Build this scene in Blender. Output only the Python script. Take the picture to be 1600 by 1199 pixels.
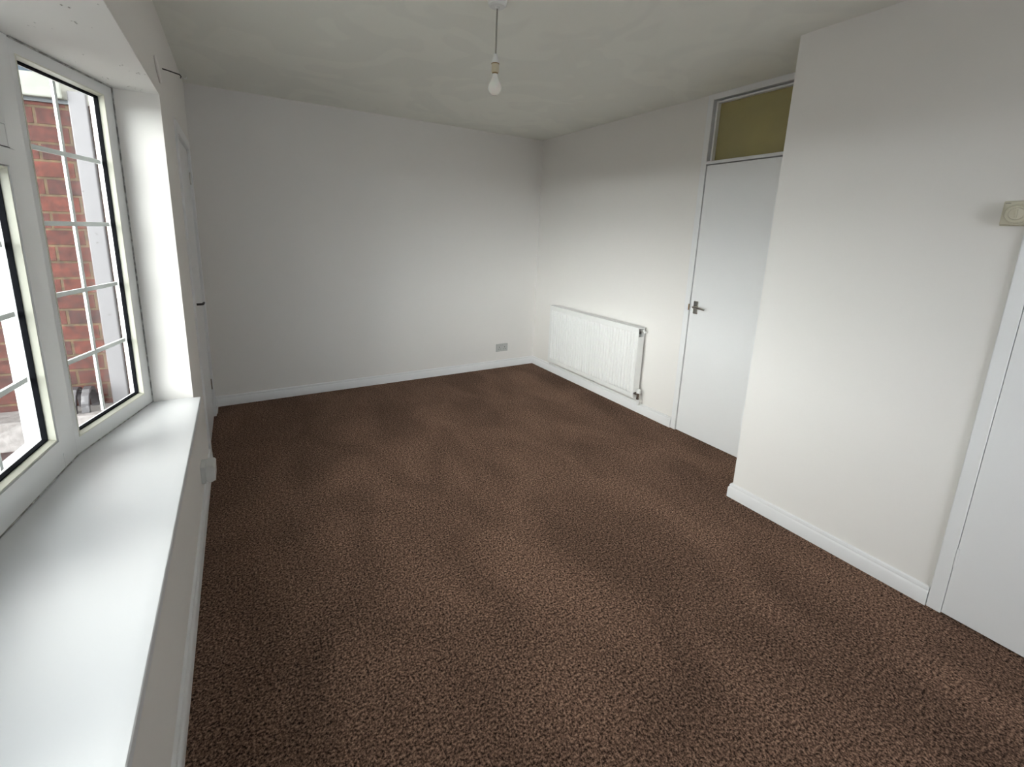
import bpy, bmesh, math
from mathutils import Vector, Matrix

S = bpy.context.scene
for o in list(bpy.data.objects):
    bpy.data.objects.remove(o)
C = S.collection

# ------------------------------------------------------------------ camera
F_PX, PX, PY = 698.217, 784.135, 507.993
YAW, PITCH, ROLL, CAM_H = 0.5335816, 0.2035293, -0.0338545, 1.44774
cy_, sy_, cp_, sp_ = math.cos(YAW), math.sin(YAW), math.cos(PITCH), math.sin(PITCH)
fwd = Vector((sy_*cp_, cy_*cp_, -sp_)); rgt = Vector((cy_, -sy_, 0)); dwn = fwd.cross(rgt)
cr_, sr_ = math.cos(ROLL), math.sin(ROLL)
r2 = rgt*cr_ + dwn*sr_; d2 = -rgt*sr_ + dwn*cr_
cd = bpy.data.cameras.new('camera'); cam = bpy.data.objects.new('camera', cd); C.objects.link(cam)
m = Matrix.Identity(4)
for i in range(3):
    m[i][0] = r2[i]; m[i][1] = -d2[i]; m[i][2] = -fwd[i]
m[0][3], m[1][3], m[2][3] = 0, 0, CAM_H
cam.matrix_world = m
cd.sensor_width = 36; cd.lens = F_PX/1600*36
cd.shift_x = (800-PX)/1600; cd.shift_y = (PY-599.5)/1600
cd.clip_start = 0.02
S.camera = cam

# ------------------------------------------------------------------ exposure and sky
S.view_settings.view_transform = 'Standard'; S.view_settings.look = 'None'
S.view_settings.gamma = 1; S.view_settings.use_curve_mapping = False
S.view_settings.exposure = 0.0

W = bpy.data.worlds.new('overcast_sky'); S.world = W; W.use_nodes = True
nt = W.node_tree; nt.nodes.clear()
def wn(t, **k):
    n = nt.nodes.new(t)
    for a, v in k.items(): setattr(n, a, v)
    return n
out = wn('ShaderNodeOutputWorld'); bg = wn('ShaderNodeBackground'); tc = wn('ShaderNodeTexCoord')
# overcast sky, brightest low in the west (the side the bow window faces)
SKY_LOBES = (((-0.79, -0.60, 0.12), 16.5, 3.0), ((-0.93, -0.36, 0.10), 20.0, 12.0), ((-0.80, -0.30, 0.50), 2.3, 3.0))
prev = None
for d_, amp, ex in SKY_LOBES:
    dot = wn('ShaderNodeVectorMath', operation='DOT_PRODUCT'); dot.inputs[1].default_value = Vector(d_).normalized()
    mx0 = wn('ShaderNodeMath', operation='MAXIMUM'); mx0.inputs[1].default_value = 0.0
    pw0 = wn('ShaderNodeMath', operation='POWER'); pw0.inputs[1].default_value = ex
    ma0 = wn('ShaderNodeMath', operation='MULTIPLY_ADD'); ma0.inputs[1].default_value = amp; ma0.inputs[2].default_value = 0.4
    nt.links.new(tc.outputs['Generated'], dot.inputs[0]); nt.links.new(dot.outputs['Value'], mx0.inputs[0])
    nt.links.new(mx0.outputs[0], pw0.inputs[0]); nt.links.new(pw0.outputs[0], ma0.inputs[0])
    if prev: nt.links.new(prev, ma0.inputs[2])
    prev = ma0.outputs[0]
nt.links.new(prev, bg.inputs[1])
cmx = wn('ShaderNodeMix', data_type='RGBA'); cmx.inputs[6].default_value = (0.72, 0.90, 1.12, 1); cmx.inputs[7].default_value = (1.0, 0.985, 0.965, 1)
nt.links.new(mx0.outputs[0], cmx.inputs[0]); nt.links.new(cmx.outputs[2], bg.inputs[0])
# added cool fill lamp behind the camera, set in the made-up rear window
al = bpy.data.lights.new('rear_fill_light', 'AREA'); al.shape = 'RECTANGLE'; al.size = 1.7; al.size_y = 1.15
al.energy = 1.8; al.color = (0.70, 0.88, 1.0)
alo = bpy.data.objects.new('rear_fill_light', al); C.objects.link(alo)
alo.location = (1.05, -2.63, 1.52); alo.rotation_euler = (math.radians(90), 0, 0)
nt.links.new(bg.outputs[0], out.inputs[0])

# ------------------------------------------------------------------ helpers
def shader(name, col, rough=0.5, metal=0.0, noise=None, bump=None, spec=0.5, sheen=0.0):
    """noise=(scale, col2, lo, hi)   bump=(scale, strength, distance)"""
    mt = bpy.data.materials.new(name); mt.use_nodes = True
    n = mt.node_tree.nodes; l = mt.node_tree.links
    b = n['Principled BSDF']
    b.inputs['Base Color'].default_value = (*col, 1); b.inputs['Roughness'].default_value = rough
    b.inputs['Metallic'].default_value = metal; b.inputs['Specular IOR Level'].default_value = spec
    b.inputs['Sheen Weight'].default_value = sheen
    t = n.new('ShaderNodeTexCoord')
    if noise:
        x = n.new('ShaderNodeTexNoise'); x.inputs['Scale'].default_value = noise[0]; x.inputs['Detail'].default_value = 4
        r = n.new('ShaderNodeValToRGB'); r.color_ramp.elements[0].position = noise[2]; r.color_ramp.elements[1].position = noise[3]
        r.color_ramp.elements[0].color = (*col, 1); r.color_ramp.elements[1].color = (*noise[1], 1)
        l.new(t.outputs['Object'], x.inputs['Vector']); l.new(x.outputs['Fac'], r.inputs[0]); l.new(r.outputs[0], b.inputs['Base Color'])
    if bump:
        x = n.new('ShaderNodeTexNoise'); x.inputs['Scale'].default_value = bump[0]; x.inputs['Detail'].default_value = 3
        u = n.new('ShaderNodeBump'); u.inputs['Strength'].default_value = bump[1]; u.inputs['Distance'].default_value = bump[2]
        l.new(t.outputs['Object'], x.inputs['Vector']); l.new(x.outputs['Fac'], u.inputs['Height']); l.new(u.outputs[0], b.inputs['Normal'])
    return mt

class MB:
    def __init__(s): s.bm = bmesh.new()
    def box(s, a, b):
        x0, x1 = sorted((a[0], b[0])); y0, y1 = sorted((a[1], b[1])); z0, z1 = sorted((a[2], b[2]))
        v = [s.bm.verts.new(p) for p in ((x0,y0,z0),(x1,y0,z0),(x1,y1,z0),(x0,y1,z0),(x0,y0,z1),(x1,y0,z1),(x1,y1,z1),(x0,y1,z1))]
        for f in ((0,3,2,1),(4,5,6,7),(0,1,5,4),(1,2,6,5),(2,3,7,6),(3,0,4,7)): s.bm.faces.new([v[i] for i in f])
        return s
    def loops(s, loops, closed=False, caps=True):
        vs = [[s.bm.verts.new(p) for p in L] for L in loops]
        n = len(vs[0]); m_ = len(vs)
        for i in range(m_ if closed else m_-1):
            a, b = vs[i], vs[(i+1) % m_]
            for j in range(n):
                s.bm.faces.new((a[j], a[(j+1) % n], b[(j+1) % n], b[j]))
        if caps and not closed:
            s.bm.faces.new(vs[0][::-1]); s.bm.faces.new(vs[-1])
        return s
    def prism(s, poly, z0, z1):
        return s.loops([[(x, y, z0) for x, y in poly], [(x, y, z1) for x, y in poly]])
    def lathe(s, prof, c, axis='z', seg=32):
        """prof: list of (radius, height) from c along axis"""
        L = []
        for r, h in prof:
            r = max(r, 1e-5); P = []
            for k in range(seg):
                a = 2*math.pi*k/seg; u, v = r*math.cos(a), r*math.sin(a)
                P.append({'z': (c[0]+u, c[1]+v, c[2]+h), 'x': (c[0]+h, c[1]+u, c[2]+v), 'y': (c[0]+u, c[1]+h, c[2]+v)}[axis])
            L.append(P)
        return s.loops(L)
    def tube(s, pts, r, seg=12):
        pts = [Vector(p) for p in pts]; L = []
        for i, p in enumerate(pts):
            d = (pts[min(i+1, len(pts)-1)]-pts[max(i-1, 0)]).normalized()
            up = Vector((0, 0, 1)) if abs(d.z) < 0.95 else Vector((1, 0, 0))
            a = d.cross(up).normalized(); b = d.cross(a)
            rr = r[i] if isinstance(r, (list, tuple)) else r
            L.append([p+a*rr*math.cos(2*math.pi*k/seg)+b*rr*math.sin(2*math.pi*k/seg) for k in range(seg)])
        return s.loops(L)
    def sweep(s, a, b, prof, n):
        """profile (out, z) extruded from a to b; n = 2D direction of 'out'; mitre handled by caller"""
        A, B = [], []
        for o_, z in prof:
            A.append((a[0]+n[0]*o_, a[1]+n[1]*o_, z)); B.append((b[0]+n[0]*o_, b[1]+n[1]*o_, z))
        return s.loops([A, B])
    def build(s, name, mat, parent=None, bevel=0, smooth=False, seg=2):
        bmesh.ops.recalc_face_normals(s.bm, faces=s.bm.faces)
        if bevel:
            es = [e_ for e_ in s.bm.edges if len(e_.link_faces) == 2 and e_.calc_face_angle(0) > 0.6]
            bmesh.ops.bevel(s.bm, geom=es, offset=bevel, segments=seg, affect='EDGES', profile=0.6)
        me = bpy.data.meshes.new(name); s.bm.to_mesh(me); s.bm.free()
        me.materials.append(mat)
        if smooth:
            for f in me.polygons: f.use_smooth = True
            try: me.set_sharp_from_angle(angle=math.radians(35))
            except Exception: pass
        ob = bpy.data.objects.new(name, me); C.objects.link(ob)
        if parent:
            ob.parent = parent; ob.matrix_parent_inverse = Matrix.Translation(-parent.location)
        return ob

def struct(o):
    o['kind'] = 'structure'; return o
def tag(o, label, cat, group=None):
    o['label'] = label; o['category'] = cat
    if group: o['group'] = group
    return o
def empty(name, loc):
    o = bpy.data.objects.new(name, None); o.location = loc; o.empty_display_size = 0.05; C.objects.link(o); return o

# ------------------------------------------------------------------ room measures (metres)
XL, XR, YB, XP, YP, H = -0.245, 2.827, 4.069, 2.356, 1.322, 2.400
YN = -2.60                       # wall behind the camera
WIN_Y1, WIN_Y0, SILL, HEAD = 2.573, 0.169, 0.600, 1.986
WT = 0.17                        # depth of the window reveal

# ------------------------------------------------------------------ materials
M = {}
M['wall'] = shader('matt_white_emulsion', (0.825, 0.80, 0.768), 0.75, bump=(60, 0.05, 0.004), spec=0.25)
M['gloss'] = shader('white_gloss_paint', (0.82, 0.82, 0.82), 0.28, bump=(25, 0.04, 0.003))
M['sill'] = shader('white_satin_sill_paint', (0.75, 0.755, 0.77), 0.33, bump=(18, 0.08, 0.004))
M['upvc'] = shader('white_upvc', (0.78, 0.79, 0.79), 0.25)
M['bead'] = shader('cream_glazing_bead', (0.66, 0.655, 0.56), 0.3)
M['rubber'] = shader('black_rubber_gasket', (0.006, 0.0065, 0.008), 0.9, spec=0.05)
M['rad'] = shader('white_radiator_enamel', (0.82, 0.82, 0.80), 0.3)
M['radin'] = shader('radiator_convector_steel', (0.35, 0.35, 0.34), 0.5)
M['chrome'] = shader('brushed_chrome', (0.62, 0.60, 0.56), 0.22, 1.0)
M['brass'] = shader('aged_brass', (0.30, 0.20, 0.09), 0.4, 0.8)
M['dark'] = shader('dark_metal', (0.05, 0.045, 0.04), 0.45, 0.4)
M['plastic'] = shader('white_plastic', (0.74, 0.74, 0.72), 0.3)
M['socket'] = shader('grey_socket_plastic', (0.50, 0.50, 0.48), 0.35)
M['cream'] = shader('cream_plastic', (0.58, 0.54, 0.42), 0.4)
M['holder'] = shader('yellowed_lampholder_plastic', (0.60, 0.53, 0.38), 0.4)
M['bulb'] = shader('pearl_glass_bulb', (0.86, 0.86, 0.80), 0.18)
M['bulb'].node_tree.nodes['Principled BSDF'].inputs['Subsurface Weight'].default_value = 0.3
M['cord'] = shader('grey_white_flex', (0.30, 0.29, 0.25), 0.5)
M['slot'] = shader('dark_slot', (0.02, 0.02, 0.02), 0.6)
M['concrete'] = shader('pinkish_grey_concrete', (0.20, 0.18, 0.175), 0.85, noise=(30, (0.13, 0.115, 0.11), 0.35, 0.7), bump=(60, 0.3, 0.01))
M['paving'] = shader('grey_paving', (0.52, 0.51, 0.48), 0.9, noise=(4, (0.42, 0.41, 0.385), 0.4, 0.65))
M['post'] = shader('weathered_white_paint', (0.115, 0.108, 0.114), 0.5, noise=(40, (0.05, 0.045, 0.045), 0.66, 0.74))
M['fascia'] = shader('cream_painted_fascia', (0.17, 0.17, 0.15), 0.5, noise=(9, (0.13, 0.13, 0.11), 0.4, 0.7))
M['lead'] = shader('grey_lead_flashing', (0.06, 0.065, 0.07), 0.6)
M['tile'] = shader('dark_clay_tile', (0.035, 0.03, 0.033), 0.45, noise=(25, (0.12, 0.11, 0.115), 0.55, 0.75))

def mat_carpet():
    mt = bpy.data.materials.new('brown_twist_pile_carpet'); mt.use_nodes = True
    n = mt.node_tree.nodes; l = mt.node_tree.links; b = n['Principled BSDF']
    t = n.new('ShaderNodeTexCoord')
    f = n.new('ShaderNodeTexNoise'); f.inputs['Scale'].default_value = 135; f.inputs['Detail'].default_value = 3; f.inputs['Roughness'].default_value = 0.7
    r = n.new('ShaderNodeValToRGB'); E_ = r.color_ramp.elements
    E_[0].position = 0.36; E_[0].color = (0.016, 0.009, 0.006, 1)
    E_[1].position = 0.68; E_[1].color = (0.47, 0.295, 0.21, 1)
    k_ = E_.new(0.50); k_.color = (0.160, 0.094, 0.066, 1)
    f2 = n.new('ShaderNodeTexNoise'); f2.inputs['Scale'].default_value = 75; f2.inputs['Detail'].default_value = 2
    mf = n.new('ShaderNodeMath'); mf.operation = 'MULTIPLY_ADD'; mf.inputs[1].default_value = 0.26; mf.inputs[2].default_value = -0.13
    af = n.new('ShaderNodeMath'); af.operation = 'ADD'
    l.new(t.outputs['Object'], f.inputs['Vector']); l.new(t.outputs['Object'], f2.inputs['Vector'])
    l.new(f2.outputs['Fac'], mf.inputs[0]); l.new(f.outputs['Fac'], af.inputs[0]); l.new(mf.outputs[0], af.inputs[1]); l.new(af.outputs[0], r.inputs[0])
    # brushed pile patches (vacuum and foot marks)
    mp = n.new('ShaderNodeMapping'); mp.inputs['Scale'].default_value = (1.6, 0.9, 1); mp.inputs['Rotation'].default_value = (0, 0, 0.5)
    g = n.new('ShaderNodeTexNoise'); g.inputs['Scale'].default_value = 1.7; g.inputs['Detail'].default_value = 3; g.inputs['Distortion'].default_value = 0.6
    l.new(t.outputs['Object'], mp.inputs[0]); l.new(mp.outputs[0], g.inputs['Vector'])
    m2 = n.new('ShaderNodeMapRange'); m2.inputs[1].default_value = 0.35; m2.inputs[2].default_value = 0.65; m2.inputs[3].default_value = 0.78; m2.inputs[4].default_value = 1.15
    l.new(g.outputs['Fac'], m2.inputs[0])
    mx = n.new('ShaderNodeVectorMath'); mx.operation = 'SCALE'
    l.new(r.outputs[0], mx.inputs[0]); l.new(m2.outputs[0], mx.inputs['Scale']); l.new(mx.outputs[0], b.inputs['Base Color'])
    b.inputs['Roughness'].default_value = 0.95; b.inputs['Specular IOR Level'].default_value = 0.1
    u = n.new('ShaderNodeBump'); u.inputs['Strength'].default_value = 0.8; u.inputs['Distance'].default_value = 0.006
    l.new(f.outputs['Fac'], u.inputs['Height']); l.new(u.outputs[0], b.inputs['Normal'])
    return mt
M['carpet'] = mat_carpet()

def mat_ceiling():
    mt = shader('white_ceiling_emulsion', (0.78, 0.78, 0.74), 0.8, spec=0.2)
    n = mt.node_tree.nodes; l = mt.node_tree.links; b = n['Principled BSDF']
    t = n['Texture Coordinate']
    g = n.new('ShaderNodeTexNoise'); g.inputs['Scale'].default_value = 2.2; g.inputs['Detail'].default_value = 1; g.inputs['Distortion'].default_value = 1.5
    r = n.new('ShaderNodeValToRGB'); r.color_ramp.elements[0].position = 0.50; r.color_ramp.elements[1].position = 0.56
    r.color_ramp.elements[0].color = (0.845, 0.85, 0.79, 1); r.color_ramp.elements[1].color = (0.875, 0.88, 0.815, 1)
    l.new(t.outputs['Object'], g.inputs['Vector']); l.new(g.outputs['Fac'], r.inputs[0]); l.new(r.outputs[0], b.inputs['Base Color'])
    hts = []
    def mth(op, a, bb=None):
        x = n.new('ShaderNodeMath'); x.operation = op
        for i, q in enumerate((a, bb)):
            if q is None: continue
            if isinstance(q, (int, float)): x.inputs[i].default_value = q
            else: l.new(q, x.inputs[i])
        return x.outputs[0]
    sp = n.new('ShaderNodeSeparateXYZ'); l.new(t.outputs['Object'], sp.inputs[0])
    # two trowel arcs in the old plaster: ring centre, radius, kept only on one side
    for cx, cy, rad, xmin in ((0.42, 1.78, 0.16, 0.49), (1.02, 1.74, 0.19, -9.0)):
        d = n.new('ShaderNodeVectorMath'); d.operation = 'DISTANCE'; l.new(t.outputs['Object'], d.inputs[0]); d.inputs[1].default_value = (cx, cy, H)
        a = mth('ABSOLUTE', mth('SUBTRACT', d.outputs['Value'], rad))
        ring = mth('MAXIMUM', mth('SUBTRACT', 1.0, mth('MULTIPLY', a, 160.0)), 0.0)
        side = mth('GREATER_THAN', sp.outputs[0], xmin) if xmin > -5 else mth('LESS_THAN', sp.outputs[0], 0.95)
        hts.append(mth('MULTIPLY', ring, side))
    g2 = n.new('ShaderNodeTexNoise'); g2.inputs['Scale'].default_value = 5; g2.inputs['Detail'].default_value = 2
    l.new(t.outputs['Object'], g2.inputs['Vector'])
    hh = mth('ADD', mth('ADD', hts[0], hts[1]), mth('MULTIPLY', g2.outputs['Fac'], 1.2))
    u = n.new('ShaderNodeBump'); u.inputs['Strength'].default_value = 0.5; u.inputs['Distance'].default_value = 0.004
    l.new(hh, u.inputs['Height']); l.new(u.outputs[0], b.inputs['Normal'])
    return mt
M['ceiling'] = mat_ceiling()

def mat_soffit():
    mt = shader('chipped_soffit_paint', (0.80, 0.79, 0.77), 0.7)
    n = mt.node_tree.nodes; l = mt.node_tree.links; b = n['Principled BSDF']; t = n['Texture Coordinate']
    mp = n.new('ShaderNodeMapping'); mp.inputs['Scale'].default_value = (2.2, 1, 1)
    v = n.new('ShaderNodeTexVoronoi'); v.inputs['Scale'].default_value = 38
    l.new(t.outputs['Object'], mp.inputs[0]); l.new(mp.outputs[0], v.inputs['Vector'])
    g = n.new('ShaderNodeTexNoise'); g.inputs['Scale'].default_value = 9; g.inputs['Detail'].default_value = 1
    l.new(t.outputs['Object'], g.inputs['Vector'])
    a = n.new('ShaderNodeMapRange'); a.inputs[1].default_value = 0.10; a.inputs[2].default_value = 0.22; a.inputs[3].default_value = 1; a.inputs[4].default_value = 0
    l.new(v.outputs['Distance'], a.inputs[0])
    c = n.new('ShaderNodeMapRange'); c.inputs[1].default_value = 0.58; c.inputs[2].default_value = 0.64
    l.new(g.outputs['Fac'], c.inputs[0])
    mu = n.new('ShaderNodeMath'); mu.operation = 'MULTIPLY'; l.new(a.outputs[0], mu.inputs[0]); l.new(c.outputs[0], mu.inputs[1])
    cm = n.new('ShaderNodeMix'); cm.data_type = 'RGBA'; cm.inputs[6].default_value = (0.80, 0.79, 0.77, 1); cm.inputs[7].default_value = (0.42, 0.40, 0.36, 1)
    l.new(mu.outputs[0], cm.inputs[0]); l.new(cm.outputs[2], b.inputs['Base Color'])
    u = n.new('ShaderNodeBump'); u.invert = True; u.inputs['Strength'].default_value = 1.0; u.inputs['Distance'].default_value = 0.006
    l.new(mu.outputs[0], u.inputs['Height']); l.new(u.outputs[0], b.inputs['Normal'])
    return mt
M['soffit'] = mat_soffit()

def mat_brick():
    mt = bpy.data.materials.new('red_brickwork'); mt.use_nodes = True
    n = mt.node_tree.nodes; l = mt.node_tree.links; b = n['Principled BSDF']
    t = n.new('ShaderNodeTexCoord'); sp = n.new('ShaderNodeSeparateXYZ'); cb = n.new('ShaderNodeCombineXYZ')
    l.new(t.outputs['Object'], sp.inputs[0]); l.new(sp.outputs[0], cb.inputs[0]); l.new(sp.outputs[2], cb.inputs[1])
    br = n.new('ShaderNodeTexBrick'); br.inputs['Scale'].default_value = 1.0
    br.inputs['Brick Width'].default_value = 0.225; br.inputs['Row Height'].default_value = 0.0735; br.inputs['Mortar Size'].default_value = 0.006
    br.inputs['Mortar Smooth'].default_value = 0.3; br.offset = 0.5
    br.inputs['Color1'].default_value = BRK1; br.inputs['Color2'].default_value = BRK2
    br.inputs['Mortar'].default_value = (0.060, 0.036, 0.017, 1)
    l.new(cb.outputs[0], br.inputs['Vector'])
    g = n.new('ShaderNodeTexNoise'); g.inputs['Scale'].default_value = 30; g.inputs['Detail'].default_value = 5
    l.new(t.outputs['Object'], g.inputs['Vector'])
    m2 = n.new('ShaderNodeMapRange'); m2.inputs[1].default_value = 0.3; m2.inputs[2].default_value = 0.7; m2.inputs[3].default_value = 0.45; m2.inputs[4].default_value = 1.6
    l.new(g.outputs['Fac'], m2.inputs[0])
    mx = n.new('ShaderNodeVectorMath'); mx.operation = 'SCALE'; l.new(br.outputs['Color'], mx.inputs[0]); l.new(m2.outputs[0], mx.inputs['Scale'])
    l.new(mx.outputs[0], b.inputs['Base Color']); b.inputs['Roughness'].default_value = 0.85
    u = n.new('ShaderNodeBump'); u.invert = True; u.inputs['Strength'].default_value = 0.6; u.inputs['Distance'].default_value = 0.006
    l.new(br.outputs['Fac'], u.inputs['Height']); l.new(u.outputs[0], b.inputs['Normal'])
    return mt
BRK1 = (0.066, 0.0135, 0.0075, 1); BRK2 = (0.030, 0.0085, 0.0075, 1)
M['brick'] = mat_brick()

def mat_glass(name, tint, fres=0.03):
    mt = bpy.data.materials.new(name); mt.use_nodes = True
    n = mt.node_tree.nodes; l = mt.node_tree.links; n.clear()
    o = n.new('ShaderNodeOutputMaterial'); tr = n.new('ShaderNodeBsdfTransparent'); gl = n.new('ShaderNodeBsdfGlossy')
    tr.inputs[0].default_value = (*tint, 1); gl.inputs['Roughness'].default_value = 0.02
    mx = n.new('ShaderNodeMixShader'); lw = n.new('ShaderNodeLayerWeight'); pw = n.new('ShaderNodeMath'); pw.operation = 'POWER'; pw.inputs[1].default_value = 5
    ad = n.new('ShaderNodeMath'); ad.operation = 'MULTIPLY_ADD'; ad.inputs[1].default_value = 0.8; ad.inputs[2].default_value = fres*0.5
    l.new(lw.outputs['Facing'], pw.inputs[0]); l.new(pw.outputs[0], ad.inputs[0]); l.new(ad.outputs[0], mx.inputs[0]); l.new(tr.outputs[0], mx.inputs[1]); l.new(gl.outputs[0], mx.inputs[2]); l.new(mx.outputs[0], o.inputs[0])
    return mt
M['glass'] = mat_glass('clear_window_glass', (0.93, 0.95, 0.94))
M['obscure'] = shader('yellowish_obscure_glass', (0.40, 0.345, 0.15), 0.25, noise=(3, (0.33, 0.29, 0.14), 0.35, 0.7))

# ------------------------------------------------------------------ shell
EX = 0.12
struct(MB().box((-0.43, YN-EX, -0.1), (3.35, YB+EX, 0)).build('floor', M['carpet']))
struct(MB().box((-0.43, YN-EX, H), (3.35, YB+EX, H+0.1)).build('ceiling', M['ceiling']))
struct(MB().box((-0.43, YB, 0), (3.35, YB+EX, H)).build('wall_back', M['wall']))
struct(MB().box((-0.43, YN-EX, 0), (0.15, YN, H)).box((1.95, YN-EX, 0), (3.35, YN, H)).box((0.15, YN-EX, 0), (1.95, YN, 0.90)).box((0.15, YN-EX, 2.14), (1.95, YN, H)).build('wall_front', M['wall']))
w2 = struct(empty('added_rear_window', (1.05, YN, 0.90)))  # unseen window, added so fill light can come from behind the camera
MB().box((0.15, YN-0.09, 0.90), (1.95, YN-0.04, 0.95)).box((0.15, YN-0.09, 2.09), (1.95, YN-0.04, 2.14)).box((0.15, YN-0.09, 0.95), (0.20, YN-0.04, 2.09)).box((1.90, YN-0.09, 0.95), (1.95, YN-0.04, 2.09)).box((1.025, YN-0.09, 0.95), (1.075, YN-0.04, 2.09)).build('window_frame', M['upvc'], w2)
MB().box((0.15, YN-0.04, 0.87), (1.95, YN+0.05, 0.90)).build('window_sill', M['gloss'], w2)
# right wall with door_1 opening (y 1.322..2.133, floor to ceiling frame)
struct(MB().box((XR, 2.133, 0), (XR+EX, YB, H)).box((XR+0.07, 1.2, 0), (XR+EX, 2.133, H)).build('wall_right', M['wall']))
# projecting wall with door_2 opening (y -0.40 .. 0.456)
PJ = MB().box((XP, 0.456, 0), (XR+0.06, YP, H)).box((XP+0.06, -0.42, 0), (XR+0.06, 0.456, H)).box((XP, YN, 0), (XR+0.06, -0.42, H)).box((XP, -0.42, 2.02), (XP+0.06, 0.456, H))
struct(PJ.build('wall_right_projection', M['wall']))
# left wall with window and door_3 openings
XO = XL-WT
D3Y0, D3Y1, D3Z = 3.085, 3.90, 1.985
lw = MB()
lw.box((XO, YN, 0), (XL, WIN_Y0, H)).box((XO, WIN_Y0, 0), (XL, WIN_Y1, SILL-0.03)).box((XO, WIN_Y0, HEAD), (XL, WIN_Y1, H))
lw.box((XO, WIN_Y1, 0), (XL, D3Y0, H)).box((XO, D3Y0, D3Z), (XL, D3Y1, H)).box((XO, D3Y1, 0), (XL, YB, H)).box((XO, D3Y0, 0), (XL-0.06, D3Y1, D3Z))
struct(lw.build('wall_left', M['wall']))

# ------------------------------------------------------------------ bow window
A1, A2 = math.radians(16.93), math.radians(5.86)
L1, L2 = 0.529, 0.700
P0 = Vector((-0.405, WIN_Y1))
def step(P, a, L): return P + Vector((-math.sin(a), -math.cos(a)))*L
P1 = step(P0, A1, L1); P2 = step(P1, A2, L2); P3 = step(P2, -A2, L2); P4 = step(P3, -A1, L1)
PTS = [P0, P1, P2, P3, P4]; ANG = [A1, A2, -A2, -A1]
def off(d):       # the bow outline pushed outwards by d
    return [(p.x-d, p.y) for p in PTS]

w1 = empty('window_1', (P2.x, P2.y, SILL)); struct(w1)
class Facet:
    def __init__(s, P, a): s.P = P; s.u = Vector((-math.sin(a), -math.cos(a))); s.n = Vector((-math.cos(a), math.sin(a)))   # n points outwards
    def w(s, t, d, z): q = s.P + s.u*t + s.n*d; return (q.x, q.y, z)
    def ring(s, mb, s0, s1, z0, z1, prof):
        L = []
        for ins, d in prof:
            L.append([s.w(s0+ins, d, z0+ins), s.w(s1-ins, d, z0+ins), s.w(s1-ins, d, z1-ins), s.w(s0+ins, d, z1-ins)])
        mb.loops(L, closed=True); return mb
    def bar(s, mb, s0, s1, z0, z1, d0, d1):
        mb.loops([[s.w(s0, d0, z0), s.w(s1, d0, z0), s.w(s1, d0, z1), s.w(s0, d0, z1)],
                  [s.w(s0, d1, z0), s.w(s1, d1, z0), s.w(s1, d1, z1), s.w(s0, d1, z1)]]); return mb
def glazing(fc, parent, s0, s1, z0, z1, rows, cols, dd=0.0):
    """white bead, dark gasket, pane and bars for a clear opening s0..s1, z0..z1"""
    g = MB(); fc.ring(g, s0-0.003, s1+0.003, z0-0.003, z1+0.003, [(0, 0.016+dd), (0.004, 0.016+dd), (0.0065, 0.029+dd), (0, 0.029+dd)]).build('gasket', M['rubber'], parent)
    p = MB(); fc.bar(p, s0+0.002, s1-0.002, z0+0.002, z1-0.002, 0.024+dd, 0.028+dd); pane = p.build('pane', M['glass'], parent)
    b = MB()
    for i in range(1, cols):
        c = s0+(s1-s0)*i/cols; fc.bar(b, c-0.007, c+0.007, z0+0.004, z1-0.004, 0.036+dd, 0.044+dd)
    for j in range(1, rows):
        c = z0+(z1-z0)*j/rows; fc.bar(b, s0+0.004, s1-0.004, c-0.008, c+0.008, 0.035+dd, 0.045+dd)
    b.build('glazing_bar', M['upvc'], parent)
    bd = MB(); fc.ring(bd, s0-0.014, s1+0.014, z0-0.014, z1+0.014, [(0, -0.001+dd), (0.004, -0.0015+dd), (0.0105, 0.014+dd), (0.0105, 0.017+dd), (0, 0.017+dd)]).build('glazing_bead', M['bead'], parent)
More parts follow.
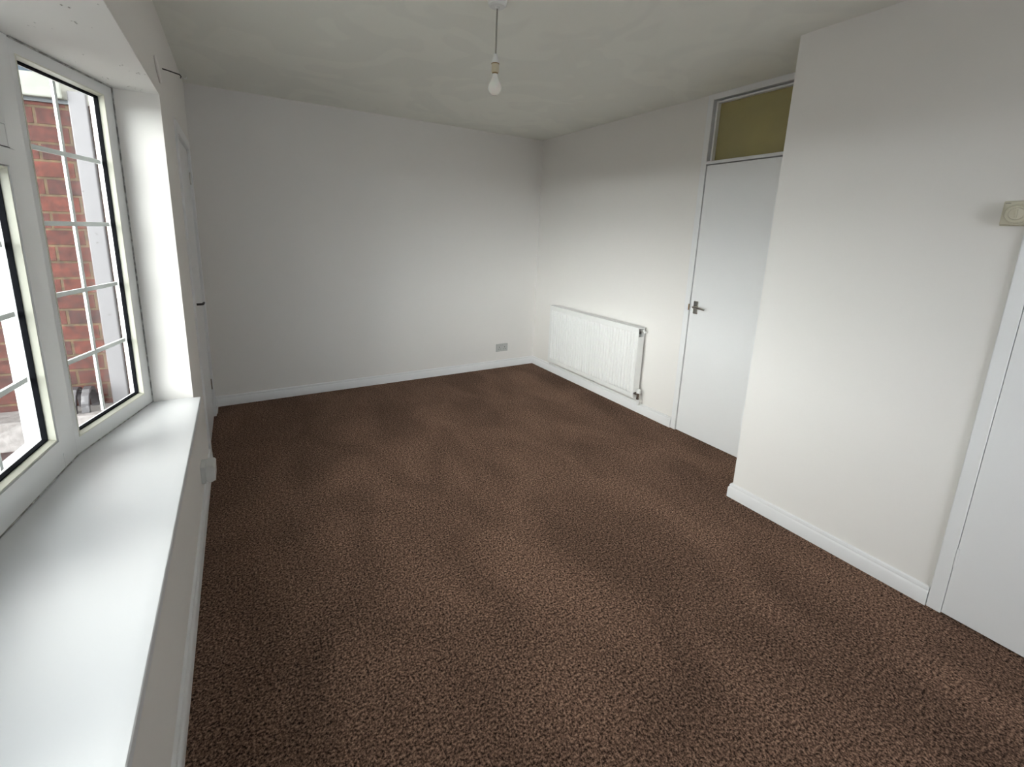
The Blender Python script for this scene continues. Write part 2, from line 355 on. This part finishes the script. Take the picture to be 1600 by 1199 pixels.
    # light outer face of the frame seen through the glass
def fixed_panel(fc, s0, s1):
    f = MB(); pr = [(0, 0), (0.062, 0), (0.063, 0.016), (0.075, 0.030), (0.075, 0.042), (0.05, 0.060), (0, 0.060)]
    fc.ring(f, s0, s1, SILL, HEAD+0.017, pr); fr = f.build('fixed_frame', M['upvc'], w1)
    glazing(fc, fr, s0+0.076, s1-0.076, SILL+0.076, HEAD-0.058, 5, 2)
    return fr
def opening_panel(fc, flip, L):
    a, b = (0.0, L) if not flip else (0.0, L)
    f = MB()
    l0, l1 = (0.098, L-0.05) if not flip else (0.05, L-0.098)
    # outer frame members
    fc.bar(f, a, l0, SILL, HEAD, 0, 0.07); fc.bar(f, l1, b, SILL, HEAD, 0, 0.07)
    fc.bar(f, l0, l1, SILL, SILL+0.066, 0, 0.07); fc.bar(f, l0, l1, HEAD-0.056, HEAD, 0, 0.07); fc.bar(f, l0, l1, 1.648, 1.714, 0, 0.07)
    fr = f.build('fixed_frame', M['upvc'], w1, bevel=0.004)
    # casement sash, its face a little proud, with a dark seal line round it
    g = MB(); fc.ring(g, l0-0.0015, l1+0.0015, SILL+0.0645, 1.6495, [(0, -0.002), (0.006, -0.002), (0.006, 0.03), (0, 0.03)]).build('seal', M['rubber'], fr)
    sh = MB(); fc.ring(sh, l0+0.003, l1-0.003, SILL+0.069, 1.645, [(0.004, -0.016), (0.052, -0.016), (0.056, 0.0), (0.066, 0.03), (0.066, 0.06), (0.0, 0.06), (0, -0.010)])
    so = sh.build('casement_sash', M['upvc'], w1)
    glazing(fc, so, l0+0.073, l1-0.073, SILL+0.139, 1.575, 4, 2, -0.012)
    g2 = MB(); fc.ring(g2, l0+0.001, l1-0.001, 1.714, HEAD-0.056, [(0, 0.0), (0.022, 0.002), (0.03, 0.03), (0.03, 0.06), (0, 0.06)])
    tl = g2.build('toplight_sash', M['upvc'], w1)
    glazing(fc, tl, l0+0.032, l1-0.032, 1.746, HEAD-0.088, 1, 2)
F1 = Facet(P0, A1); F2 = Facet(P1, A2); F3 = Facet(P2, -A2); F4 = Facet(P3, -A1)
fixed_panel(F1, 0.0, 0.572)
opening_panel(F2, False, L2)
opening_panel(F3, True, L2)
fixed_panel(F4, -0.043, L1)

# sill board (inside), soffit of the bow and the outer cill
sb = MB(); NO = XL+0.033
poly = [(NO, WIN_Y1-0.010)] + [(XL-0.001, WIN_Y1-0.010), (XL-0.001, WIN_Y1)] + [(p.x-0.03, p.y) for p in PTS] + [(XL-0.001, WIN_Y0), (XL-0.001, WIN_Y0-0.02), (NO, WIN_Y0-0.02)]
sb.prism(poly, SILL-0.030, SILL); sill = sb.build('window_sill', M['sill'], w1, bevel=0.006, smooth=True, seg=3)
MB().prism([(XO+0.001, WIN_Y1)] + off(0.09) + [(XO+0.001, WIN_Y0)], HEAD, HEAD+0.06).build('bow_roof_board', M['soffit'], w1)
MB().box((XO, WIN_Y0, HEAD-0.0015), (XL-0.0005, WIN_Y1, HEAD+0.001)).build('soffit_board', M['soffit'], w1)
MB().prism([(XO+0.001, WIN_Y1)] + [(x, y) for x, y in off(0.17)] + [(XO+0.001, WIN_Y0)], SILL-0.10, SILL-0.032).build('outer_cill', M['concrete'], w1)
# caulk line between frame and plaster
ck = MB()
ck.tube([F1.w(0.0, -0.001, SILL+0.002), F1.w(L1, -0.001, SILL+0.002)], 0.0022, 6); ck.tube([F2.w(0.0, -0.001, SILL+0.002), F2.w(L2, -0.001, SILL+0.002)], 0.0022, 6)
ck.tube([F1.w(0.0, -0.002, HEAD-0.003), F1.w(L1, -0.002, HEAD-0.003)], 0.003, 6); ck.tube([F1.w(0.002, -0.002, SILL), F1.w(0.002, -0.002, HEAD)], 0.003, 6)
ck.build('sealant', shader('grey_old_sealant', (0.22, 0.215, 0.20), 0.7, noise=(30, (0.5, 0.5, 0.48), 0.45, 0.6)), w1)

# ------------------------------------------------------------------ skirting
SK = [(0, 0), (0.017, 0), (0.017, 0.056), (0.014, 0.062), (0.011, 0.066), (0.012, 0.074), (0.009, 0.081), (0.0, 0.084)]
def skirt(name, runs):
    b = MB()
    for a, c, n_, ea, ec in runs:
        A_, B_ = [], []
        dx, dy = c[0]-a[0], c[1]-a[1]; Ln = math.hypot(dx, dy); dx /= Ln; dy /= Ln
        for o_, z in SK:
            A_.append((a[0]+n_[0]*o_-dx*o_*ea, a[1]+n_[1]*o_-dy*o_*ea, z)); B_.append((c[0]+n_[0]*o_+dx*o_*ec, c[1]+n_[1]*o_+dy*o_*ec, z))
        b.loops([A_, B_])
    return struct(b.build(name, M['gloss'], smooth=True))
skirt('baseboard_back', [((XL, YB), (XR, YB), (0, -1), -1, -1)])
skirt('baseboard_right', [((XR, YB), (XR, 2.134), (-1, 0), -1, 0)])
skirt('baseboard_right_projection', [((XR, YP), (XP, YP), (0, 1), 0, 1), ((XP, YP), (XP, 0.457), (-1, 0), 1, 0)])
skirt('baseboard_left', [((XL, YN), (XL, 3.084), (1, 0), 0, 0), ((XL, 3.902), (XL, YB), (1, 0), 0, -1)])

# ------------------------------------------------------------------ door_1 (right wall) with fanlight
d1 = empty('door_1', (XR, 1.72, 0)); struct(d1)
fr = MB()
fx0, fx1 = XR-0.010, XR+0.069
fr.box((fx0, 2.090, 0), (fx1, 2.132, H-0.001)).box((fx0, 1.323, 0), (fx1, 1.340, H-0.001))
fr.box((fx0, 1.340, 2.362), (fx1, 2.090, H-0.001)).box((fx0, 1.340, 1.951), (fx1, 2.090, 1.972))
fr.build('door_frame', M['gloss'], d1, bevel=0.003)
MB().box((XR-0.004, 1.344, 0.006), (XR+0.034, 2.084, 1.945)).build('door_leaf', M['gloss'], d1, bevel=0.002)
bd = MB()
for (y0, y1, z0, z1) in ((2.062, 2.074, 1.974, 2.350), (1.344, 1.356, 1.974, 2.350), (1.344, 2.074, 2.340, 2.352)):
    bd.box((XR+0.004, y0, z0), (XR+0.05, y1, z1))
bd.build('fanlight_bead', M['gloss'], d1, bevel=0.002)
fb = MB().box((XR+0.03, 2.074, 1.972), (XR+0.05, 2.090, 2.362)).build('fanlight_rebate', M['gloss'], d1)
MB().box((XR+0.036, 1.350, 1.973), (XR+0.042, 2.068, 2.345)).build('fanlight_pane', M['obscure'], d1)
hd = empty('door_handle', (XR-0.004, 2.036, 0.965)); hd.parent = d1; hd.matrix_parent_inverse = Matrix.Translation(-d1.location)
def part(mb, name, mat, root, par, **k):
    """part of a nested empty: meshes are in world coordinates"""
    o = mb.build(name, mat, None, **k); o.parent = par
    tot = Vector((0, 0, 0)); q = par
    o.matrix_parent_inverse = Matrix.Translation(-par.location)
    return o
part(MB().box((XR-0.010, 2.018, 0.920), (XR-0.004, 2.056, 1.012)), 'backplate', M['chrome'], d1, hd, bevel=0.003)
part(MB().tube([(XR-0.010, 2.036, 0.972), (XR-0.040, 2.036, 0.972), (XR-0.050, 2.028, 0.972), (XR-0.052, 2.010, 0.972), (XR-0.052, 1.975, 0.970), (XR-0.050, 1.938, 0.966)],
               [0.009, 0.008, 0.009, 0.009, 0.008, 0.007], 14), 'lever', M['chrome'], d1, hd, smooth=True)
MB().box((fx0-0.002, 2.090, 0.940), (fx0+0.004, 2.097, 0.985)).build('strike_plate', M['brass'], d1)

# ------------------------------------------------------------------ door_2 (projecting wall, right edge of the picture)
d2_ = empty('door_2', (XP, 0.0, 0)); struct(d2_)
MB().box((XP-0.012, 0.411, 0), (XP+0.058, 0.455, 2.018)).box((XP-0.012, -0.418, 0), (XP+0.058, -0.375, 2.018)).box((XP-0.012, -0.375, 1.975), (XP+0.058, 0.411, 2.018)).build('door_frame', M['gloss'], d2_, bevel=0.003)
MB().box((XP-0.009, -0.372, 0.006), (XP+0.030, 0.4095, 1.972)).build('door_leaf', M['gloss'], d2_, bevel=0.0015)
for z in (0.215, 1.70):
    MB().box((XP-0.0125, 0.403, z), (XP-0.006, 0.4105, z+0.082)).build('hinge', M['gloss'], d2_, bevel=0.001)
part(MB().box((XP-0.014, -0.33, 0.95), (XP-0.009, -0.29, 1.05)), 'backplate', M['chrome'], d2_, d2_, bevel=0.002)

# ------------------------------------------------------------------ door_3 (left wall, by the back corner)
d3 = empty('door_3', (XL, 3.49, 0)); struct(d3)
MB().box((XL-0.058, D3Y0+0.001, 0), (XL+0.012, 3.145, D3Z-0.001)).box((XL-0.058, 3.850, 0), (XL+0.012, D3Y1-0.001, D3Z-0.001)).box((XL-0.058, 3.145, 1.925), (XL+0.012, 3.850, D3Z-0.001)).build('door_frame', M['gloss'], d3, bevel=0.003)
MB().box((XL-0.045, 3.150, 0.008), (XL-0.004, 3.845, 1.918)).build('door_leaf', M['gloss'], d3, bevel=0.002)
for z in (0.22, 1.70):
    MB().tube([(XL-0.001, 3.848, z), (XL-0.001, 3.848, z+0.08)], 0.005, 10).build('hinge', M['chrome'], d3)
h3 = empty('door_handle', (XL, 3.19, 0.965)); h3.parent = d3; h3.matrix_parent_inverse = Matrix.Translation(-d3.location)
part(MB().box((XL-0.004, 3.172, 0.925), (XL+0.001, 3.205, 1.01)), 'backplate', M['gloss'], d3, h3, bevel=0.001)
part(MB().tube([(XL, 3.188, 0.968), (XL+0.030, 3.188, 0.968), (XL+0.040, 3.196, 0.968), (XL+0.041, 3.26, 0.965)], 0.007, 10), 'lever', M['dark'], d3, h3, smooth=True)

# ------------------------------------------------------------------ radiator
RY0, RY1, RZ0, RZ1, RX = 2.452, 3.640, 0.150, 0.738, 2.717
rd = empty('radiator', (XR-0.06, (RY0+RY1)/2, RZ0))
tag(rd, 'white ribbed panel radiator on the right wall near the back corner', 'radiator')
pb = MB()
n_r = 34; pitch = (RY1-RY0-0.05)/n_r
prof = [(RY0, 0.004)]
y = RY0+0.025
for i in range(n_r):
    for f_, d_ in ((0.0, 0.004), (0.18, 0.0), (0.52, 0.0), (0.70, 0.006), (0.85, 0.006)):
        prof.append((y+f_*pitch, d_))
    y += pitch
prof += [(RY1-0.025, 0.004), (RY1, 0.004)]
n_deep = 2.3
def rad_row(z, k):
    return [pb.bm.verts.new((RX+0.004+(d_-0.004)*k*n_deep, yy, z)) for yy, d_ in prof]
rows = [rad_row(RZ0, 0), rad_row(RZ0+0.035, 0), rad_row(RZ0+0.05, 1), rad_row(RZ1-0.055, 1), rad_row(RZ1-0.042, 0), rad_row(RZ1-0.008, 0)]
for a, b in zip(rows[:-1], rows[1:]):
    for i in range(len(a)-1): pb.bm.faces.new((a[i], a[i+1], b[i+1], b[i]))
o = pb.build('front_panel', M['rad'], rd, smooth=False)
sm = o.modifiers.new('thickness', 'SOLIDIFY'); sm.thickness = 0.006; sm.offset = -1
# make sure the thickness goes towards the wall
if o.data.polygons[0].normal.x > 0: o.data.flip_normals()
MB().box((XR-0.040, RY0+0.004, RZ0), (XR-0.032, RY1-0.004, RZ1-0.012)).build('rear_panel', M['rad'], rd, bevel=0.002)
cv = MB()
for i in range(38):
    yy = RY0+0.03+i*(RY1-RY0-0.06)/37; cv.box((RX+0.012, yy-0.0006, RZ0+0.05), (XR-0.041, yy+0.0006, RZ1-0.05))
cv.build('convector_fin', M['radin'], rd)
tg = MB()
tg.box((RX+0.000, RY0, RZ1-0.008), (RX+0.012, RY1, RZ1)).box((XR-0.040, RY0, RZ1-0.008), (XR-0.028, RY1, RZ1)).box((RX+0.012, RY0, RZ1-0.008), (XR-0.040, RY0+0.02, RZ1)).box((RX+0.012, RY1-0.02, RZ1-0.008), (XR-0.040, RY1, RZ1))
for i in range(58):
    yy = RY0+0.03+i*(RY1-RY0-0.06)/57; tg.box((RX+0.012, yy-0.006, RZ1-0.006), (XR-0.040, yy+0.006, RZ1-0.001))
tg.build('top_grille', M['rad'], rd)
MB().box((RX+0.011, RY0-0.001, RZ0+0.045), (XR-0.041, RY0+0.002, RZ1-0.075)).build('side_cover', M['rad'], rd, bevel=0.001)
MB().box((RX+0.011, RY1-0.002, RZ0+0.045), (XR-0.041, RY1+0.001, RZ1-0.075)).build('side_cover', M['rad'], rd, bevel=0.001)
# bleed end: dark plug hole and vent key nut at the upper near corner
MB().lathe([(0.011, 0), (0.012, -0.008), (0.008, -0.010), (0.0, -0.010)], (RX+0.022, RY0+0.006, RZ1-0.040), 'y', 16).build('blanking_plug', M['dark'], rd)
MB().lathe([(0.012, 0), (0.012, -0.014), (0.007, -0.016), (0.006, -0.028), (0, -0.028)], (XR-0.040, RY0+0.006, RZ1-0.034), 'y', 16).build('bleed_valve', M['rad'], rd)
for yy in (RY0+0.12, RY1-0.12):
    MB().box((XR-0.033, yy-0.015, RZ0+0.02), (XR, yy+0.015, RZ1-0.03)).build('bracket', M['rad'], rd)
# valves: near end (chrome body with white cap), far end (white)
vx = XR-0.065
v1 = MB().tube([(vx, RY0+0.02, RZ0+0.030), (vx, RY0-0.022, RZ0+0.030)], 0.012, 14).tube([(vx, RY0-0.022, RZ0-0.012), (vx, RY0-0.022, RZ0+0.045)], 0.014, 14)
v1 = v1.build('valve', M['chrome'], rd, smooth=True)
MB().lathe([(0.016, 0), (0.017, 0.028), (0.012, 0.034), (0, 0.034)], (vx, RY0-0.022, RZ0+0.042), 'z', 18).build('valve_cap', M['plastic'], v1)
MB().tube([(vx, RY0-0.022, RZ0-0.012), (vx, RY0-0.022, 0.105), (vx+0.006, RY0-0.022, 0.092), (vx+0.03, RY0-0.018, 0.090)], 0.009, 12).build('pipe_tail', M['rad'], rd, smooth=True)
v2 = MB().tube([(vx, RY1-0.02, RZ0+0.030), (vx, RY1+0.022, RZ0+0.030)], 0.011, 14).tube([(vx, RY1+0.022, RZ0-0.012), (vx, RY1+0.022, RZ0+0.045)], 0.013, 14)
v2 = v2.build('valve', M['rad'], rd, smooth=True)
MB().lathe([(0.015, 0), (0.016, 0.024), (0.011, 0.03), (0, 0.03)], (vx, RY1+0.022, RZ0+0.042), 'z', 18).build('valve_cap', M['plastic'], v2)
# pipe run clipped along the top of the skirting
pr_ = MB().tube([(XR-0.030, RY0-0.03, 0.100), (XR-0.030, RY0, 0.098), (XR-0.030, RY1, 0.098), (XR-0.034, RY1+0.02, 0.104), (vx, RY1+0.022, 0.112), (vx, RY1+0.022, RZ0-0.01)], 0.0075, 10)
pp = pr_.build('pipe_run', M['rad'], rd, smooth=True)
MB().box((XR-0.041, 3.03, 0.088), (XR-0.001, 3.045, 0.110)).build('pipe_clip', M['plastic'], pp)

# ------------------------------------------------------------------ pendant lamp
LX, LY = 1.010, 1.835
pl = empty('pendant_lamp', (LX, LY, H))
tag(pl, 'bare unlit pearl bulb hanging on a short flex from the ceiling', 'lamp')
MB().lathe([(0.0, 0), (0.040, 0), (0.041, -0.006), (0.037, -0.026), (0.030, -0.031), (0.0, -0.031)], (LX, LY, H), 'z', 36).build('ceiling_rose', M['plastic'], pl, smooth=True)
MB().lathe([(0.010, 0), (0.008, -0.008), (0.0, -0.008)], (LX, LY, H-0.030), 'z', 20).build('rose_gland', M['plastic'], pl)
MB().tube([(LX, LY, H-0.034), (LX-0.001, LY, 2.29), (LX-0.002, LY, 2.178)], 0.0035, 10).build('flex', M['cord'], pl, smooth=True)
hl = MB().lathe([(0.0, 0.012), (0.006, 0.012), (0.010, 0.0), (0.0145, -0.012), (0.0165, -0.022), (0.0165, -0.026), (0.0, -0.026)], (LX-0.002, LY, 2.178), 'z', 28).build('lampholder_cap', M['plastic'], pl, smooth=True)
ri = MB().lathe([(0.0, 0), (0.0165, 0), (0.0175, -0.002), (0.0165, -0.004), (0.0, -0.004)], (LX-0.002, LY, 2.154), 'z', 28).build('lampholder_ring', M['brass'], pl)
MB().lathe([(0.0, 0), (0.0158, 0), (0.0158, -0.030), (0.014, -0.033), (0.0, -0.033)], (LX-0.002, LY, 2.151), 'z', 28).build('lampholder_skirt', M['holder'], pl, smooth=True)
MB().lathe([(0.0, 0), (0.0125, 0), (0.0125, -0.007), (0.0, -0.007)], (LX-0.002, LY, 2.119), 'z', 24).build('bulb_cap', M['brass'], pl)
MB().lathe([(0.0, 0), (0.012, 0), (0.0135, -0.012), (0.018, -0.023), (0.0240, -0.036), (0.0280, -0.047), (0.0290, -0.056), (0.0270, -0.067), (0.0205, -0.077), (0.011, -0.0835), (0.0, -0.085)], (LX-0.002, LY, 2.113), 'z', 36).build('bulb', M['bulb'], pl, smooth=True)

# ------------------------------------------------------------------ sockets, thermostat, bits on the walls
def socket(y_, x0, x1, z0, z1):
    s_ = empty('wall_socket', ((x0+x1)/2, y_, (z0+z1)/2))
    MB().box((x0, y_-0.009, z0), (x1, y_, z1)).build('faceplate', M['socket'], s_, bevel=0.003)
    w = x1-x0
    for k_ in (0, 1):
        cx = x0+w*(0.28+0.44*k_)
        pins = MB().box((cx-0.003, y_-0.0095, z0+0.043), (cx+0.003, y_-0.006, z0+0.053))
        pins.box((cx-0.014, y_-0.0095, z0+0.024), (cx-0.007, y_-0.006, z0+0.029)).box((cx+0.007, y_-0.0095, z0+0.024), (cx+0.014, y_-0.006, z0+0.029))
        pins.build('socket_hole', M['slot'], s_)
        sx = x0+w*(0.42+0.16*k_)
        MB().box((sx-0.006, y_-0.0125, z1-0.026), (sx+0.006, y_-0.009, z1-0.008)).build('rocker_switch', M['socket'], s_, bevel=0.001)
    return s_
tag(socket(YB, 2.338, 2.482, 0.180, 0.266), 'grey double wall socket low on the back wall near the corner', 'wall socket')
bp_ = MB().box((-0.237+0.05, YB-0.006, 0.405), (-0.237+0.10, YB, 0.475)).build('blanking_plate', M['wall'], None, bevel=0.002)
tag(bp_, 'tiny painted over blanking plate low on the back wall beside the left corner', 'blanking plate')

th = empty('thermostat', (XP, 0.477, 1.573))
tag(th, 'cream square room thermostat with round dial at the right edge', 'thermostat')
MB().box((XP-0.006, 0.434, 1.530), (XP, 0.520, 1.616)).build('backplate', M['cream'], th, bevel=0.001)
MB().box((XP-0.030, 0.437, 1.533), (XP-0.006, 0.517, 1.613)).build('cover', M['cream'], th, bevel=0.005)
dl = MB().lathe([(0.0, 0), (0.034, 0), (0.033, -0.005), (0.030, -0.006), (0.029, -0.003), (0.021, -0.003), (0.019, -0.009), (0.0, -0.010)], (XP-0.030, 0.479, 1.570), 'x', 40).build('dial', M['cream'], th, smooth=True)
MB().box((XP-0.0425, 0.476, 1.556), (XP-0.039, 0.482, 1.584)).build('pointer', M['cream'], dl, bevel=0.001)
MB().box((XP-0.0306, 0.499, 1.6055), (XP-0.0298, 0.512, 1.6072)).build('badge', M['dark'], th)

jb = empty('surface_socket_box', (XL, 2.565, 0.15))
tag(jb, 'small white surface mounted box on the wall just above the skirting under the window ledge', 'socket box')
MB().box((XL, 2.515, 0.150), (XL+0.020, 2.615, 0.240)).build('back_box', M['plastic'], jb, bevel=0.003)
MB().loops([[(XL+0.020, y_, 0.165), (XL+0.035, y_, 0.150), (XL+0.062, y_, 0.160), (XL+0.064, y_, 0.228), (XL+0.056, y_, 0.238), (XL+0.020, y_, 0.238)] for y_ in (2.510, 2.620)]).build('cover', M['plastic'], jb, bevel=0.003)

hk = empty('curtain_rail_bracket', (XL, 2.80, 2.15))
tag(hk, 'thin dark bent metal bracket sticking out of the wall above the window corner', 'bracket')
MB().tube(HOOK_ARM, 0.0035, 10).build('arm', M['dark'], hk, smooth=True) if 'HOOK_ARM' in globals() else \
    MB().tube([(XL-0.002, 2.802, 2.150), (XL+0.02, 2.84, 2.155), (XL+0.060, 2.90, 2.160), (XL+0.066, 2.905, 2.152), (XL+0.062, 2.902, 2.146)], 0.003, 10).build('arm', M['dark'], hk, smooth=True)
MB().tube([(XL+0.066, 2.905, 2.152), (XL+0.076, 2.912, 2.146), (XL+0.085, 2.918, 2.152), (XL+0.086, 2.920, 2.166)], 0.0025, 8).build('end_hook', M['plastic'], hk, smooth=True)
cc = MB().tube([(XL+0.003, 2.520, 2.125), (XL+0.006, 2.535, 2.105), (XL+0.006, 2.555, 2.078), (XL+0.006, 2.60, 2.062), (XL+0.004, 2.635, 2.050)], [0.004, 0.007, 0.008, 0.007, 0.005], 12).build('cable_cover', M['wall'], None, smooth=True)
tag(cc, 'short curved painted over cable stub on the wall beside the window head', 'cable cover')

# ------------------------------------------------------------------ outside
struct(MB().box((-90, -80, -0.30), (XO-0.0, 60, -0.20)).build('ground_outside', M['paving']))
BA = math.radians(8)
ob_ = Vector((-0.71, 2.79, 0)); ub = Vector((math.cos(BA), -math.sin(BA), 0)); nb = Vector((math.sin(BA), math.cos(BA), 0))
def bw(name, mat, u0, u1, v0, v1, z0, z1, parent=None, bevel=0):
    """box in the brick wall's own frame: u along it (towards the room), v depth away from the window"""
    ob2 = MB().box((u0, v0, z0), (u1, v1, z1)).build(name, mat, None, bevel=bevel)
    ob2.matrix_world = Matrix.Translation(ob_) @ Matrix.Rotation(-BA, 4, 'Z')
    return ob2
bwl = struct(bw('wall_outside', M['brick'], -2.6, 0.27, 0.0, 0.22, -0.2, 1.935))
def under(o, par):
    mw = o.matrix_world.copy(); bpy.context.view_layer.update(); o.parent = par; o.matrix_parent_inverse = Matrix.Identity(4); o.matrix_basis = par.matrix_world.inverted() @ mw
under(bw('fascia_board', M['fascia'], -2.7, 0.118, -0.04, 0.26, 1.945, 2.040, bevel=0.006), bwl)
under(bw('lead_flashing', M['lead'], -2.65, 0.125, -0.012, 0.23, 1.930, 1.945), bwl)
tag(bw('porch_post', M['post'], 0.127, 0.190, -0.022, 0.0, 0.52, 1.985, bevel=0.004), 'speckled white vertical board fixed to the brick wall outside the window', 'post')
tag(bw('corner_trim', M['upvc'], 0.204, 0.262, -0.03, 0.0, 0.52, 2.02, bevel=0.004), 'bright white vertical trim between the speckled board and the window frame outside', 'trim')
tag(bw('stone_ledge', M['concrete'], -1.6, 0.262, -0.16, -0.001, 0.42, 0.558, bevel=0.008), 'pinkish grey stone ledge along the foot of the brick wall outside', 'ledge')
TL = ['dark curved tile on the outside ledge, nearest the speckled white board', 'dark curved tile on the outside ledge, middle one of the row', 'dark curved tile on the outside ledge, leftmost and half hidden by the window frame']
for i in range(3):
    u0 = 0.045-0.048*i
    t_ = MB(); L = []
    for (dy, dz) in ((0.0, 0.0), (-0.02, 0.012)):
        pass
    for q in range(9):
        a = math.pi*q/8
        ro, ri_ = 0.062, 0.048
        L.append((a, ro, ri_))
    loops = []
    for w_ in (0.0, 0.030):
        loops.append([(u0+w_, -0.07-0.058*math.cos(a), 0.558+0.115*math.sin(a)) for a, _, _ in L] + [(u0+w_, -0.07-0.044*math.cos(a), 0.558+0.098*math.sin(a)) for a, _, _ in reversed(L)])
    t_.loops(loops)
    tt = t_.build('ridge_tile', M['tile'], None, bevel=0.003)
    tt.matrix_world = Matrix.Translation(ob_) @ Matrix.Rotation(-BA, 4, 'Z')
    tag(tt, TL[i], 'roof tile', 'dark curved tiles on the outside ledge')
